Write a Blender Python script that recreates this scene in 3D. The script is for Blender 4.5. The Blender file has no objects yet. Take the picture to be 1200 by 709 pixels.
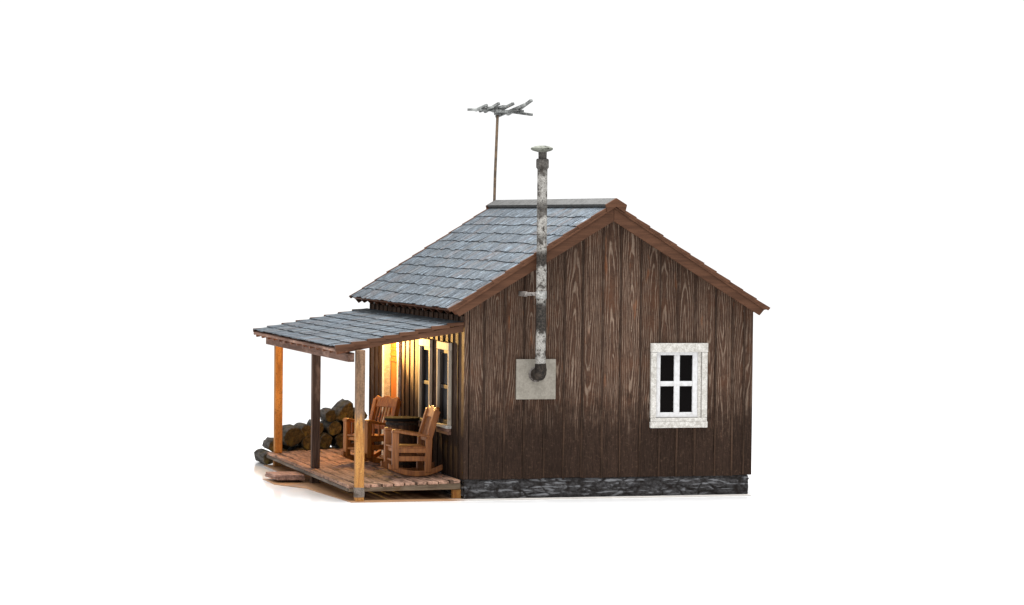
import bpy, bmesh, math, random
from mathutils import Vector, Matrix

random.seed(7)
SC = bpy.context.scene
COL = SC.collection
PI = math.pi

# ------------------------------------------------------------------ helpers
class MB:
    """collects shapes into ONE mesh; faces carry the numbers rnd / uc / flag"""
    def __init__(s):
        s.v = []; s.f = []; s.r = []; s.u = []; s.g = []; s.m = []; s.sm = []
    def add(s, vs, fs, rnd=None, uc=0.0, flag=0.0, mi=0, smooth=False):
        b = len(s.v)
        s.v += [tuple(p) for p in vs]
        rnd = random.random() if rnd is None else rnd
        for k, f in enumerate(fs):
            s.f.append([i + b for i in f]); s.r.append(rnd); s.u.append(uc); s.g.append(flag)
            s.m.append(mi[k] if isinstance(mi, (list, tuple)) else mi); s.sm.append(smooth)
    def hexa(s, p, **k):
        """8 corners: bottom ring 0-3, top ring 4-7"""
        s.add(p, [(3,2,1,0),(4,5,6,7),(0,1,5,4),(1,2,6,5),(2,3,7,6),(3,0,4,7)], **k)
    def box(s, x0, x1, y0, y1, z0, z1, **k):
        s.hexa([(x0,y0,z0),(x1,y0,z0),(x1,y1,z0),(x0,y1,z0),(x0,y0,z1),(x1,y0,z1),(x1,y1,z1),(x0,y1,z1)], **k)
    def prism(s, poly, axis, a, b, **k):
        """polygon (two remaining axes, in order) extruded along axis from a to b"""
        def mk(p, t):
            q = [p[0], p[1]]; q.insert(axis, t); return tuple(q)
        n = len(poly)
        vs = [mk(p, a) for p in poly] + [mk(p, b) for p in poly]
        fs = [tuple(range(n)), tuple(range(2*n-1, n-1, -1))] + [(i, i+n, (i+1) % n + n, (i+1) % n) for i in range(n)]
        s.add(vs, fs, **k)
    def bar(s, a, b, w, h, up=(0,0,1), **k):
        a = Vector(a); b = Vector(b); d = (b-a).normalized(); up = Vector(up)
        if abs(d.dot(up)) > .95: up = Vector((1,0,0))
        x = d.cross(up).normalized(); y = x.cross(d).normalized()
        c = [(-w/2,-h/2),(w/2,-h/2),(w/2,h/2),(-w/2,h/2)]
        s.hexa([a+x*i+y*j for i, j in c] + [b+x*i+y*j for i, j in c], **k)
    def tube(s, pts, rad, n=20, cap=True, jit=0, smooth=True, **k):
        pts = [Vector(p) for p in pts]; rings = []
        rad = rad if isinstance(rad, (list, tuple)) else [rad]*len(pts)
        x = None
        for i, p in enumerate(pts):
            d = (pts[min(i+1, len(pts)-1)] - pts[max(i-1, 0)]).normalized()
            if x is None:
                x = d.orthogonal().normalized()
            x = (x - d*x.dot(d)).normalized(); y = d.cross(x)
            rings.append([p + (x*math.cos(2*PI*j/n) + y*math.sin(2*PI*j/n))*rad[i]*(1+random.uniform(-jit, jit)) for j in range(n)])
        vs = [q for r in rings for q in r]
        fs = [(i*n+j, i*n+(j+1) % n, (i+1)*n+(j+1) % n, (i+1)*n+j) for i in range(len(pts)-1) for j in range(n)]
        k.setdefault('rnd', random.random())
        s.add(vs, fs, smooth=smooth, **k)
        if cap:
            s.add(rings[0], [tuple(range(n-1, -1, -1))], **k); s.add(rings[-1], [tuple(range(n))], **k)
    def lathe(s, prof, c=(0,0,0), n=32, smooth=False, **k):
        """profile [(r, z)] turned about z"""
        s.tube([(c[0], c[1], c[2]+z) for r, z in prof], [max(r, 1e-4) for r, z in prof], n=n, smooth=smooth, **k) if False else None
        vs = [(c[0]+r*math.cos(2*PI*j/n), c[1]+r*math.sin(2*PI*j/n), c[2]+z) for r, z in prof for j in range(n)]
        fs = [(i*n+j, i*n+(j+1) % n, (i+1)*n+(j+1) % n, (i+1)*n+j) for i in range(len(prof)-1) for j in range(n)]
        fs += [tuple(range(n-1, -1, -1)), tuple((len(prof)-1)*n+j for j in range(n))]
        s.add(vs, fs, smooth=smooth, **k)
    def build(s, name, mats, parent=None, bevel=0, origin=None, rot=0):
        me = bpy.data.meshes.new(name)
        me.from_pydata(s.v, [], s.f)
        for nm, arr in (('rnd', s.r), ('uc', s.u), ('flag', s.g)):
            a = me.attributes.new(nm, 'FLOAT', 'FACE')
            a.data.foreach_set('value', arr)
        mats = mats if isinstance(mats, (list, tuple)) else [mats]
        for m in mats: me.materials.append(m)
        me.polygons.foreach_set('material_index', s.m)
        me.polygons.foreach_set('use_smooth', s.sm)
        bm = bmesh.new(); bm.from_mesh(me); bmesh.ops.recalc_face_normals(bm, faces=bm.faces); bm.to_mesh(me); bm.free()
        o = bpy.data.objects.new(name, me); COL.objects.link(o)
        if parent: o.parent = parent
        if bevel:
            b = o.modifiers.new('bevel', 'BEVEL'); b.width = bevel; b.segments = 2; b.limit_method = 'ANGLE'; b.angle_limit = math.radians(40)
            b.harden_normals = False
        return o

def empty(name, label, cat, loc=(0,0,0), rz=0, group=None):
    o = bpy.data.objects.new(name, None); COL.objects.link(o)
    o.location = loc; o.rotation_euler = (0, 0, rz); o.empty_display_size = .2
    return tag(o, label, cat, group)
def tag(o, label, cat, group=None):
    o['label'] = label; o['category'] = cat
    if group: o['group'] = group
    return o
def structure(o): o['kind'] = 'structure'; return o

# ------------------------------------------------------------------ materials
class NT:
    def __init__(s, name):
        s.m = bpy.data.materials.new(name); s.m.use_nodes = True
        s.t = s.m.node_tree; s.b = s.t.nodes['Principled BSDF']
        s.tc = s.n('ShaderNodeTexCoord')
    def n(s, ty, **k):
        x = s.t.nodes.new(ty)
        for a, v in k.items(): setattr(x, a, v)
        return x
    def l(s, a, b): s.t.links.new(a, b)
    def set(s, sock, v):
        if isinstance(v, bpy.types.NodeSocket): s.l(v, sock)
        elif isinstance(v, (tuple, list)) and len(v) == 3 and sock.type == 'RGBA': sock.default_value = (*v, 1)
        else: sock.default_value = v
    def math(s, op, a, b=None, c=None, clamp=False):
        x = s.n('ShaderNodeMath', operation=op, use_clamp=clamp)
        for i, v in enumerate((a, b, c)):
            if v is not None: s.set(x.inputs[i], v)
        return x.outputs[0]
    def attr(s, nm): return s.n('ShaderNodeAttribute', attribute_name=nm).outputs['Fac']
    def sep(s, v):
        x = s.n('ShaderNodeSeparateXYZ'); s.l(v, x.inputs[0]); return x.outputs
    def comb(s, x, y, z):
        c = s.n('ShaderNodeCombineXYZ')
        for i, v in enumerate((x, y, z)): s.set(c.inputs[i], v)
        return c.outputs[0]
    def noise(s, vec, scale=5, detail=4, rough=.55, dist=0, col=False):
        x = s.n('ShaderNodeTexNoise'); s.l(vec, x.inputs['Vector'])
        x.inputs['Scale'].default_value = scale; x.inputs['Detail'].default_value = detail
        x.inputs['Roughness'].default_value = rough; x.inputs['Distortion'].default_value = dist
        return x.outputs['Color' if col else 'Fac']
    def ss(s, v, lo, hi, a=0., b=1.):
        x = s.n('ShaderNodeMapRange', interpolation_type='SMOOTHSTEP')
        s.set(x.inputs[0], v); x.inputs[1].default_value = lo; x.inputs[2].default_value = hi
        x.inputs[3].default_value = a; x.inputs[4].default_value = b
        return x.outputs[0]
    def mix(s, f, a, b, blend='MIX'):
        x = s.n('ShaderNodeMix', data_type='RGBA', blend_type=blend)
        s.set(x.inputs[0], f); s.set(x.inputs[6], a); s.set(x.inputs[7], b)
        return x.outputs[2]
    def bump(s, h, strength=.4, dist=.02):
        x = s.n('ShaderNodeBump'); x.inputs['Strength'].default_value = strength; x.inputs['Distance'].default_value = dist
        s.l(h, x.inputs['Height']); s.l(x.outputs[0], s.b.inputs['Normal'])
    def done(s, col, rough=.8, metal=0., spec=.3):
        s.set(s.b.inputs['Base Color'], col); s.set(s.b.inputs['Roughness'], rough); s.set(s.b.inputs['Metallic'], metal)
        s.b.inputs['Specular IOR Level'].default_value = spec
        return s.m
    def grain_vec(s, axis, along=.08, cross=1.0):
        """object coords squeezed along the grain and shifted per board"""
        o = s.sep(s.tc.outputs['Object']); r = s.attr('rnd')
        c = []
        for i in range(3):
            c.append(s.math('ADD', s.math('MULTIPLY', o[i], along if i == axis else cross), s.math('MULTIPLY', r, (17.3, 31.7, 23.1)[i])))
        return s.comb(*c)

def hexc(r, g, b):
    f = lambda c: (c/255/12.92) if c/255 <= .04045 else ((c/255+.055)/1.055)**2.4
    return (f(r), f(g), f(b))

def siding(name, ax):
    """weathered stained board and batten: plain-sawn grain, dry paint worn off on the upper half"""
    s = NT(name); o = s.sep(s.tc.outputs['Object']); r = s.attr('rnd'); fl = s.attr('flag')
    u = s.math('SUBTRACT', o[ax], s.attr('uc')); z = o[2]
    seed = s.math('MULTIPLY', r, 53.0)
    warp = s.noise(s.comb(s.math('MULTIPLY', u, 3.5), seed, s.math('MULTIPLY', z, .7)), 1.0, 3)
    warp2 = s.noise(s.comb(s.math('MULTIPLY', u, 9.0), seed, s.math('MULTIPLY', z, 3.2)), 1.0, 2)
    off = s.math('MULTIPLY', s.math('SUBTRACT', s.math('FRACT', s.math('MULTIPLY', r, 9.71)), .5), .16)
    zc = s.math('ADD', .9, s.math('MULTIPLY', s.math('FRACT', s.math('MULTIPLY', r, 7.13)), 3.2))
    uu = s.math('MULTIPLY', s.math('SUBTRACT', u, off), 33.0)
    zz = s.math('MULTIPLY', s.math('SUBTRACT', z, zc), 1.5)
    uu = s.math('ADD', uu, s.math('MULTIPLY', s.math('MULTIPLY', zz, s.math('SUBTRACT', s.math('FRACT', s.math('MULTIPLY', r, 3.77)), .5)), 2.2))
    h = s.math('SQRT', s.math('ADD', s.math('MULTIPLY', uu, uu), s.math('MULTIPLY', zz, zz)))
    h = s.math('ADD', h, s.math('ADD', s.math('MULTIPLY', warp, 3.2), s.math('MULTIPLY', warp2, 1.1)))
    ring = s.math('SINE', s.math('MULTIPLY', h, 6.2832))
    fib = s.noise(s.comb(s.math('MULTIPLY', u, 75.0), seed, s.math('MULTIPLY', z, 5.0)), 1.0, 4, .65)
    fib2 = s.noise(s.comb(s.math('MULTIPLY', u, 26.0), seed, s.math('MULTIPLY', z, 1.4)), 1.0, 3, .6)
    blot = s.noise(s.tc.outputs['Object'], 1.7, 5, .6)
    blot2 = s.noise(s.tc.outputs['Object'], 4.3, 5, .65)
    lim = s.math('ADD', z, s.math('ADD', s.math('MULTIPLY', s.math('SUBTRACT', blot2, .5), 1.1), s.math('MULTIPLY', s.math('SUBTRACT', fib2, .5), 1.2)))
    worn = s.ss(lim, 1.0, 2.05)
    nobat = s.math('SUBTRACT', 1.0, s.math('MULTIPLY', fl, .75))
    st = s.ss(s.math('ADD', ring, s.math('MULTIPLY', s.math('SUBTRACT', fib, .5), 1.5)), .25, 1.3)
    st = s.math('MULTIPLY', st, s.ss(s.math('ADD', fib2, s.math('MULTIPLY', blot2, .45)), .42, .84))
    st = s.math('MULTIPLY', s.math('MULTIPLY', st, worn), nobat)
    low = s.mix(s.ss(fib, .3, .7), hexc(34, 25, 20), hexc(51, 38, 31))
    upc = s.mix(s.ss(fib, .3, .7), hexc(50, 36, 29), hexc(78, 59, 48))
    upc = s.mix(s.ss(blot, .5, .68), upc, hexc(72, 50, 38))
    c = s.mix(s.math('MULTIPLY', worn, nobat), low, upc)
    batc = s.mix(s.ss(lim, 1.2, 1.8), s.mix(s.ss(fib2, .4, .6), hexc(36, 27, 21), hexc(66, 50, 40)), hexc(50, 37, 30))
    c = s.mix(s.math('MULTIPLY', fl, .7), c, batc)
    c = s.mix(s.math('MULTIPLY', st, .62), c, hexc(142, 125, 110))
    rust = s.math('MULTIPLY', s.ss(s.noise(s.comb(s.math('MULTIPLY', u, 8.0), seed, s.math('MULTIPLY', z, 1.6)), 1.0, 3), .64, .74), worn)
    c = s.mix(s.math('MULTIPLY', rust, .38), c, hexc(120, 72, 42))
    # little scratches in the dark stain
    sc = s.ss(s.noise(s.comb(s.math('MULTIPLY', u, 30.0), seed, s.math('MULTIPLY', z, 16.0)), 1.0, 6, .75), .68, .78)
    c = s.mix(s.math('MULTIPLY', sc, .5), c, hexc(112, 97, 84))
    grm = s.noise(s.tc.outputs['Object'], 26, 6, .75)
    c = s.mix(s.ss(grm, .52, .7, 0, .55), c, hexc(30, 23, 19))
    c = s.mix(s.ss(grm, .46, .34, 0, .28), c, hexc(96, 76, 62))
    var = s.math('ADD', .82, s.math('MULTIPLY', s.math('FRACT', s.math('MULTIPLY', r, 5.37)), .36))
    c = s.mix(1.0, c, s.comb(var, var, var), 'MULTIPLY')
    s.bump(s.math('ADD', s.math('MULTIPLY', ring, .35), s.math('ADD', fib, s.math('MULTIPLY', fib2, .8))), .55, .012)
    return s.done(c, .8, spec=.06)

def wood(name, c0, c1, axis=2, c2=None, along=.07, sc=9, k2=(.55, .7), rough=.75, bump=.35, vary=.3, spec=.12, fine=48):
    s = NT(name); v = s.grain_vec(axis, along)
    a = s.noise(v, sc, 5, .6, .4); b = s.noise(v, fine, 3, .6)
    f = s.ss(s.math('ADD', s.math('MULTIPLY', a, .6), s.math('MULTIPLY', b, .4)), .36, .64)
    c = s.mix(f, c0, c1)
    if c2: c = s.mix(s.ss(s.noise(s.grain_vec(axis, .35), 5, 5, .65), *k2), c, c2)
    var = s.math('ADD', 1-vary/2, s.math('MULTIPLY', s.math('FRACT', s.math('MULTIPLY', s.attr('rnd'), 5.37)), vary))
    c = s.mix(1.0, c, s.comb(var, var, var), 'MULTIPLY')
    s.bump(s.math('ADD', s.math('MULTIPLY', a, .6), s.math('MULTIPLY', b, .5)), bump, .01)
    return s.done(c, rough, spec=spec)

def shingle_mat(name, ax):
    s = NT(name); r = s.attr('rnd')
    v = s.grain_vec(ax, .13); a = s.noise(v, 14, 5, .65); b = s.noise(v, 55, 3, .6)
    f = s.ss(s.math('ADD', s.math('MULTIPLY', a, .65), s.math('MULTIPLY', b, .35)), .36, .66)
    base = s.n('ShaderNodeValToRGB'); e = base.color_ramp.elements
    e[0].position = 0; e[0].color = (*hexc(70, 76, 82), 1); e[1].position = 1; e[1].color = (*hexc(108, 109, 107), 1)
    for p, cc in ((.22, hexc(88, 93, 97)), (.45, hexc(80, 86, 91)), (.6, hexc(97, 94, 92)), (.75, hexc(101, 91, 88)), (.86, hexc(84, 93, 101))):
        q = e.new(p); q.color = (*cc, 1)
    s.l(r, base.inputs[0])
    dk = s.mix(1.0, base.outputs[0], (.6, .6, .61), 'MULTIPLY')
    lt = s.mix(.42, base.outputs[0], hexc(132, 136, 139))
    c = s.mix(f, dk, lt)
    dirt = s.noise(s.tc.outputs['Object'], 17, 6, .72)
    c = s.mix(s.ss(dirt, .46, .64, 0, .75), c, hexc(56, 56, 56))
    dirt2 = s.noise(s.tc.outputs['Object'], 48, 4, .7)
    c = s.mix(s.ss(dirt2, .54, .66, 0, .5), c, hexc(150, 153, 155))
    br = s.noise(s.grain_vec(ax, .3), 7, 4, .7)
    c = s.mix(s.ss(br, .54, .68, 0, .7), c, hexc(140, 150, 158))
    big = s.noise(s.tc.outputs['Object'], 2.6, 5, .65)
    c = s.mix(s.ss(big, .56, .72, 0, .5), c, hexc(108, 110, 109))
    moss = s.math('MULTIPLY', s.ss(s.noise(s.tc.outputs['Object'], 5.5, 4, .6), .66, .74), .45)
    c = s.mix(moss, c, hexc(100, 90, 72))
    c = s.mix(1.0, c, (.74, .79, .84), 'MULTIPLY')
    s.bump(s.math('ADD', s.math('ADD', a, dirt), s.math('MULTIPLY', b, .6)), .7, .018)
    return s.done(c, .8, spec=.15)

M = {}
M['siding_x'] = siding('weathered siding gable', 0)
M['siding_y'] = siding('weathered siding porch wall', 1)
M['trim'] = wood('brown painted trim', hexc(66, 43, 30), hexc(86, 58, 42), 0, hexc(98, 71, 54), k2=(.62, .78), rough=.6, bump=.2, vary=.22)
M['trim_y'] = wood('brown painted rafter wood', hexc(78, 48, 34), hexc(112, 74, 54), 1, hexc(150, 112, 92), k2=(.55, .75), rough=.65, bump=.25)
M['beam'] = wood('weathered beam wood', hexc(82, 60, 50), hexc(128, 98, 84), 1, hexc(150, 122, 108), k2=(.52, .7), bump=.3)
M['shingle'] = shingle_mat('grey wooden shingles', 0)
def gold_post(name, c0, c1, zt):
    s = NT(name); o = s.sep(s.tc.outputs['Object']); v = s.grain_vec(2, .14)
    a = s.noise(v, 13, 5, .65, .4); b = s.noise(s.tc.outputs['Object'], 34, 4, .7)
    f = s.ss(s.math('ADD', s.math('MULTIPLY', a, .6), s.math('MULTIPLY', b, .4)), .38, .62)
    gold = s.mix(f, c0, c1)
    gold = s.mix(s.ss(b, .5, .62, 0, .75), gold, hexc(96, 62, 32))
    grey = s.mix(f, hexc(74, 56, 42), hexc(128, 100, 76))
    lim = s.math('ADD', o[2], s.math('MULTIPLY', s.math('SUBTRACT', s.noise(v, 6, 4, .7), .5), 1.3))
    c = s.mix(s.ss(lim, zt-.1, zt+.1), gold, grey)
    s.bump(s.math('ADD', a, b), .5, .012)
    return s.done(c, .75, spec=.25)
M['post_gold'] = gold_post('raw golden post wood', hexc(132, 84, 38), hexc(188, 138, 74), 1.35)
M['post_far'] = gold_post('post wood tinted with lamp glow', hexc(126, 80, 36), hexc(176, 122, 62), 9.)  # far post: orange lamp glow mixed into the golden wood colour
M['post_dark'] = wood('dark weathered post wood', hexc(58, 42, 34), hexc(96, 76, 64), 2, hexc(126, 100, 84), k2=(.6, .76), bump=.4)
M['deck'] = wood('pinkish deck planks', hexc(106, 80, 66), hexc(174, 139, 120), 1, hexc(84, 66, 55), k2=(.5, .62), sc=7, bump=.5, vary=.34)
M['rim'] = wood('grey weathered rim joist', hexc(70, 60, 52), hexc(128, 118, 110), 1, hexc(96, 80, 58), k2=(.5, .68), sc=8, bump=.5)
M['rim_x'] = wood('brown weathered rim joist', hexc(62, 52, 42), hexc(108, 94, 78), 0, hexc(86, 66, 44), k2=(.5, .68), sc=8, bump=.5)
M['chair'] = wood('orange brown chair wood', hexc(114, 65, 29), hexc(164, 104, 52), 2, hexc(88, 53, 28), k2=(.58, .74), rough=.5, bump=.25, vary=.25, spec=.4)
M['chair_dark'] = wood('reddish chair wood', hexc(124, 72, 30), hexc(180, 116, 54), 2, hexc(94, 56, 27), k2=(.58, .74), rough=.5, bump=.25, vary=.25, spec=.4)
M['barrel'] = wood('dark barrel staves', hexc(42, 28, 20), hexc(74, 52, 38), 2, hexc(34, 24, 19), k2=(.55, .72), bump=.4, vary=.5)
M['barrel_top'] = wood('black barrel lid', hexc(7, 6, 6), hexc(14, 12, 11), 0, hexc(26, 22, 19), k2=(.66, .8), bump=.3)
M['step'] = wood('worn step planks', hexc(92, 68, 58), hexc(166, 132, 118), 1, hexc(74, 52, 42), k2=(.55, .7), bump=.5)
M['door'] = wood('orange brown door wood', hexc(120, 70, 30), hexc(160, 98, 46), 2, None, bump=.3)

def paint_white():
    s = NT('worn white window paint'); v = s.tc.outputs['Object']
    a = s.noise(v, 16, 6, .75); b = s.noise(v, 70, 3, .6)
    c = s.mix(s.ss(s.math('ADD', s.math('MULTIPLY', a, .6), s.math('MULTIPLY', b, .4)), .4, .62), hexc(152, 148, 141), hexc(196, 194, 189))
    c = s.mix(s.ss(s.noise(v, 24, 5, .7), .64, .74, 0, .6), c, hexc(128, 112, 96))
    s.bump(s.math('ADD', a, b), .5, .012)
    return s.done(c, .6, spec=.3)
M['white'] = paint_white()
def sash_white():
    s = NT('clean white sash paint'); a = s.noise(s.tc.outputs['Object'], 18, 4, .6)
    return s.done(s.mix(s.ss(a, .4, .7), hexc(192, 192, 193), hexc(176, 175, 174)), .45, spec=.3)
M['sash'] = sash_white()
M['casing'] = wood('dingy cream porch casing', hexc(142, 130, 116), hexc(188, 178, 164), 2, hexc(110, 94, 80), k2=(.58, .72), bump=.3)
def glass():
    s = NT('dark window glass'); a = s.noise(s.tc.outputs['Object'], 6, 4, .6)
    s.bump(a, .12, .01)
    m = s.done(hexc(9, 7, 7), .12, spec=.04); return m
M['glass'] = glass()
M['sash_grey'] = wood('grubby grey porch sash', hexc(38, 34, 32), hexc(70, 64, 60), 2, None, bump=.2)
def glass2():
    s = NT('bluish porch window glass'); a = s.noise(s.tc.outputs['Object'], 3, 5, .6)
    c = s.mix(s.ss(a, .4, .65), hexc(18, 18, 20), hexc(44, 45, 50))
    s.bump(a, .2, .02); return s.done(c, .4, spec=.08)
M['glass_blue'] = glass2()

def stone():
    s = NT('dark painted foundation stone'); o = s.sep(s.tc.outputs['Object']); fl = s.attr('flag')
    uu = s.math('ADD', o[0], o[1])
    st = s.noise(s.comb(s.math('MULTIPLY', uu, 3.2), 0., s.math('MULTIPLY', o[2], 19.0)), 1.0, 4, .6, .6)
    b = s.noise(s.tc.outputs['Object'], 22, 5, .7)
    c = s.mix(s.ss(fl, -.1, .4), hexc(30, 26, 24), s.mix(s.ss(b, .35, .65), hexc(38, 36, 36), hexc(62, 61, 62)))
    lt = s.math('MULTIPLY', s.ss(st, .52, .60), s.ss(fl, .1, .4))
    c = s.mix(s.math('MULTIPLY', lt, .75), c, hexc(112, 113, 116))
    s.bump(s.math('ADD', st, b), .45, .02)
    return s.done(c, .85, spec=.1)
M['stone'] = stone()
def mortar():
    s = NT('dark foundation mortar'); b = s.noise(s.tc.outputs['Object'], 20, 4, .65)
    s.bump(b, .6, .02)
    return s.done(s.mix(s.ss(b, .35, .65), hexc(26, 22, 20), hexc(52, 44, 40)), .9, spec=.2)
M['mortar'] = mortar()

def pipe_mat(name, patches):
    """whitewashed tin with soot bands at the heights given"""
    s = NT(name); v = s.tc.outputs['Object']; o = s.sep(v)
    n1 = s.noise(v, 9, 5, .7); n2 = s.noise(v, 34, 4, .7)
    c = s.mix(s.ss(n2, .36, .62), hexc(112, 109, 105), hexc(160, 158, 153))
    d = s.ss(s.math('ADD', s.math('MULTIPLY', n1, .6), s.math('MULTIPLY', n2, .4)), .51, .55, 0, .92)
    zz = s.math('ADD', o[2], s.math('MULTIPLY', s.math('SUBTRACT', n1, .5), .42))
    for lo, hi, w in patches:
        d = s.math('MAXIMUM', d, s.math('MULTIPLY', s.math('MULTIPLY', s.ss(zz, lo-.05, lo+.04), s.ss(zz, hi-.04, hi+.05, 1., 0.)), w))
    c = s.mix(d, c, s.mix(s.ss(n2, .4, .65), hexc(18, 15, 13), hexc(54, 47, 41)))
    s.bump(s.math('ADD', n1, n2), .4, .012)
    return s.done(c, s.mix(d, (.45,)*3, (.8,)*3) and .6, .0, .12)
M['pipe'] = pipe_mat('sooty whitewashed stovepipe', [(2.75, 3.22, .95), (3.80, 4.06, .95), (4.62, 4.86, .7), (5.30, 5.5, .6), (4.25, 4.33, .5)])
M['pipe_dark'] = pipe_mat('blackened tin', [(1.0, 2.14, .9), (2.14, 2.24, .5), (5.1, 5.9, .75)])
def tin(name, c0, c1, metal=.35, rough=.5, sc=30):
    s = NT(name); v = s.tc.outputs['Object']
    a = s.noise(v, 6, 5, .65); b = s.noise(v, sc, 4, .7)
    c = s.mix(s.ss(s.math('ADD', s.math('MULTIPLY', a, .5), s.math('MULTIPLY', b, .5)), .4, .6), c0, c1)
    s.bump(b, .25, .008)
    return s.done(c, rough, metal, .15)
M['plate'] = tin('dull tin wall plate', hexc(118, 113, 104), hexc(134, 129, 120), .1, .6)
M['capmetal'] = tin('weathered rain cap', hexc(44, 44, 39), hexc(104, 106, 98), .0, .7, 22)
M['bracket'] = tin('grimy bracket', hexc(58, 52, 48), hexc(140, 134, 130), .1, .6)
M['silver'] = tin('silver painted metal', hexc(120, 120, 118), hexc(190, 190, 186), .3, .45)
M['mast'] = tin('brassy mast wire', hexc(66, 57, 48), hexc(92, 76, 60), .1, .5, 12)
M['antenna'] = tin('antenna aluminium', hexc(76, 77, 76), hexc(128, 130, 128), .2, .5)
M['soot'] = tin('sooty black elbow', hexc(20, 17, 15), hexc(56, 49, 43), 0, .7, 26)
M['iron'] = tin('dark iron hoop', hexc(28, 25, 23), hexc(58, 50, 44), .4, .6)
M['dark'] = tin('dark backing boards', hexc(26, 21, 18), hexc(40, 33, 28), 0, .9)
M['cap'] = tin('pale metal ridge cap', hexc(70, 70, 69), hexc(88, 88, 87), .0, .8, 40)
def bark():
    s = NT('grey log bark'); v = s.grain_vec(1, .25)
    a = s.noise(v, 12, 6, .7); b = s.noise(s.tc.outputs['Object'], 4, 4, .6)
    c = s.mix(s.ss(a, .36, .62), hexc(32, 28, 24), hexc(84, 80, 76))
    c = s.mix(s.ss(b, .5, .66, 0, .6), c, hexc(84, 74, 42))
    s.bump(a, .9, .04); return s.done(c, .9, spec=.2)
M['bark'] = bark()
def logend():
    s = NT('brown log end grain'); v = s.tc.outputs['Object']
    a = s.noise(v, 14, 5, .7); r = s.attr('rnd')
    c = s.mix(s.ss(a, .36, .64), hexc(44, 36, 23), hexc(86, 72, 48))
    c = s.mix(s.ss(s.noise(v, 5, 4, .6), .55, .7, 0, .6), c, hexc(104, 92, 40))
    var = s.math('ADD', .6, s.math('MULTIPLY', r, .7))
    c = s.mix(1.0, c, s.comb(var, var, var), 'MULTIPLY')
    s.bump(a, .8, .03); return s.done(c, .9, spec=.2)
M['logend'] = logend()
def white_ground():
    s = NT('white studio table'); s.b.inputs['IOR'].default_value = 1.45
    return s.done((.95, .95, .95), .1, spec=.5)
M['ground'] = white_ground()
def bulb():
    s = NT('glowing warm bulb')
    s.b.inputs['Emission Color'].default_value = (1, .66, .28, 1); s.b.inputs['Emission Strength'].default_value = 12
    return s.done((.9, .7, .4), .4)
M['bulb'] = bulb()

# ------------------------------------------------------------------ dimensions
W, L = 5.0, 6.88
ZS = .335                       # underside of the siding
AP, ZB, TAN = 2.455, 4.568, .601    # apex x, underside of rake at apex, pitch
def zb(x): return ZB - TAN*abs(x-AP)
CN, SN = 1/math.sqrt(1+TAN*TAN), TAN/math.sqrt(1+TAN*TAN)
Y0, Y1 = -.22, L+.24            # main roof overhangs
def deck_z(x): return .317+.035*x

cabin = empty('cabin', 'small weathered dark brown wooden cabin with grey shingle roof and lean-to porch', 'cabin', (0, 0, 0))

# ------------------------------------------------------------------ added thin sheet, ground reflection and shade painted in
def reflection_mat():
    s = NT('painted ground reflection'); o = s.sep(s.tc.outputs['Object']); n = s.noise(s.tc.outputs['Object'], 5, 4, .6)
    tan = s.mix(n, hexc(128, 92, 62), hexc(178, 138, 102))  # brown reflection and shade under porch and step, as colour
    lt = s.mix(n, hexc(186, 181, 174), hexc(206, 202, 197))  # light grey reflection strip before the foundation, as colour
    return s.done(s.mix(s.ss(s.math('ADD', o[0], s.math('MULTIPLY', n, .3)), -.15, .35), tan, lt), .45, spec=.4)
M['base'] = reflection_mat()  # colour of the added sheet carrying the painted reflection
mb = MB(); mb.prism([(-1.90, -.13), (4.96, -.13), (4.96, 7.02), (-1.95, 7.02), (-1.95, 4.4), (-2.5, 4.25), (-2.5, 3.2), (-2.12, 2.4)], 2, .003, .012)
mb.build('reflection_sheet', M['base'], cabin, bevel=.003)

# ------------------------------------------------------------------ foundation
mb = MB(); mb.box(.035, 4.94, .045, L-.05, 0.008, ZS-.002); 
f = mb.build('foundation', M['mortar'], cabin)
from mathutils import noise as mn
def stone_face(mb, u0, u1, place, z0=.0125, z1=ZS-.004, sd=0.):
    nu = int((u1-u0)/.017); nz = 20; vs = []; hs = []
    for k in range(nz+1):
        z = z0+(z1-z0)*k/nz
        for i in range(nu+1):
            u = u0+(u1-u0)*i/nu
            w = mn.noise_vector(Vector((u*3+sd, z*5, 3.1)))
            d, _ = mn.voronoi(Vector(((u+w.x*.10)*3.1+sd, (z+w.y*.03)*6.4+.3, sd)))
            h = min(max((d[1]-d[0])*2.2, 0), 1)**.6
            h = h*.75+.25*mn.noise(Vector((u*9+sd, z*26, 1.7)))+.18*mn.noise(Vector((u*30, z*50, sd)))
            edge = min(1, min(k, nz-k)/2.5)
            vs.append(place(u, z, .05*h*edge)); hs.append(h)
    n = nu+1
    for k in range(nz):
        for i in range(nu):
            q = (k*n+i, k*n+i+1, (k+1)*n+i+1, (k+1)*n+i)
            mb.f.append([x+len(mb.v) for x in q]); mb.r.append(.5); mb.u.append(0.); mb.g.append(sum(hs[x] for x in q)/4); mb.m.append(0); mb.sm.append(True)
    mb.v += [tuple(p) for p in vs]
mb = MB()
stone_face(mb, .02, 4.95, lambda u, z, d: (u, .042-d, z), sd=1.3)
stone_face(mb, .04, L-.06, lambda u, z, d: (.034-d, u, z), sd=7.9)
stone_face(mb, .04, L-.06, lambda u, z, d: (4.941+d, u, z), sd=4.4)
mb.build('stone_facing', M['stone'], f)

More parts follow.
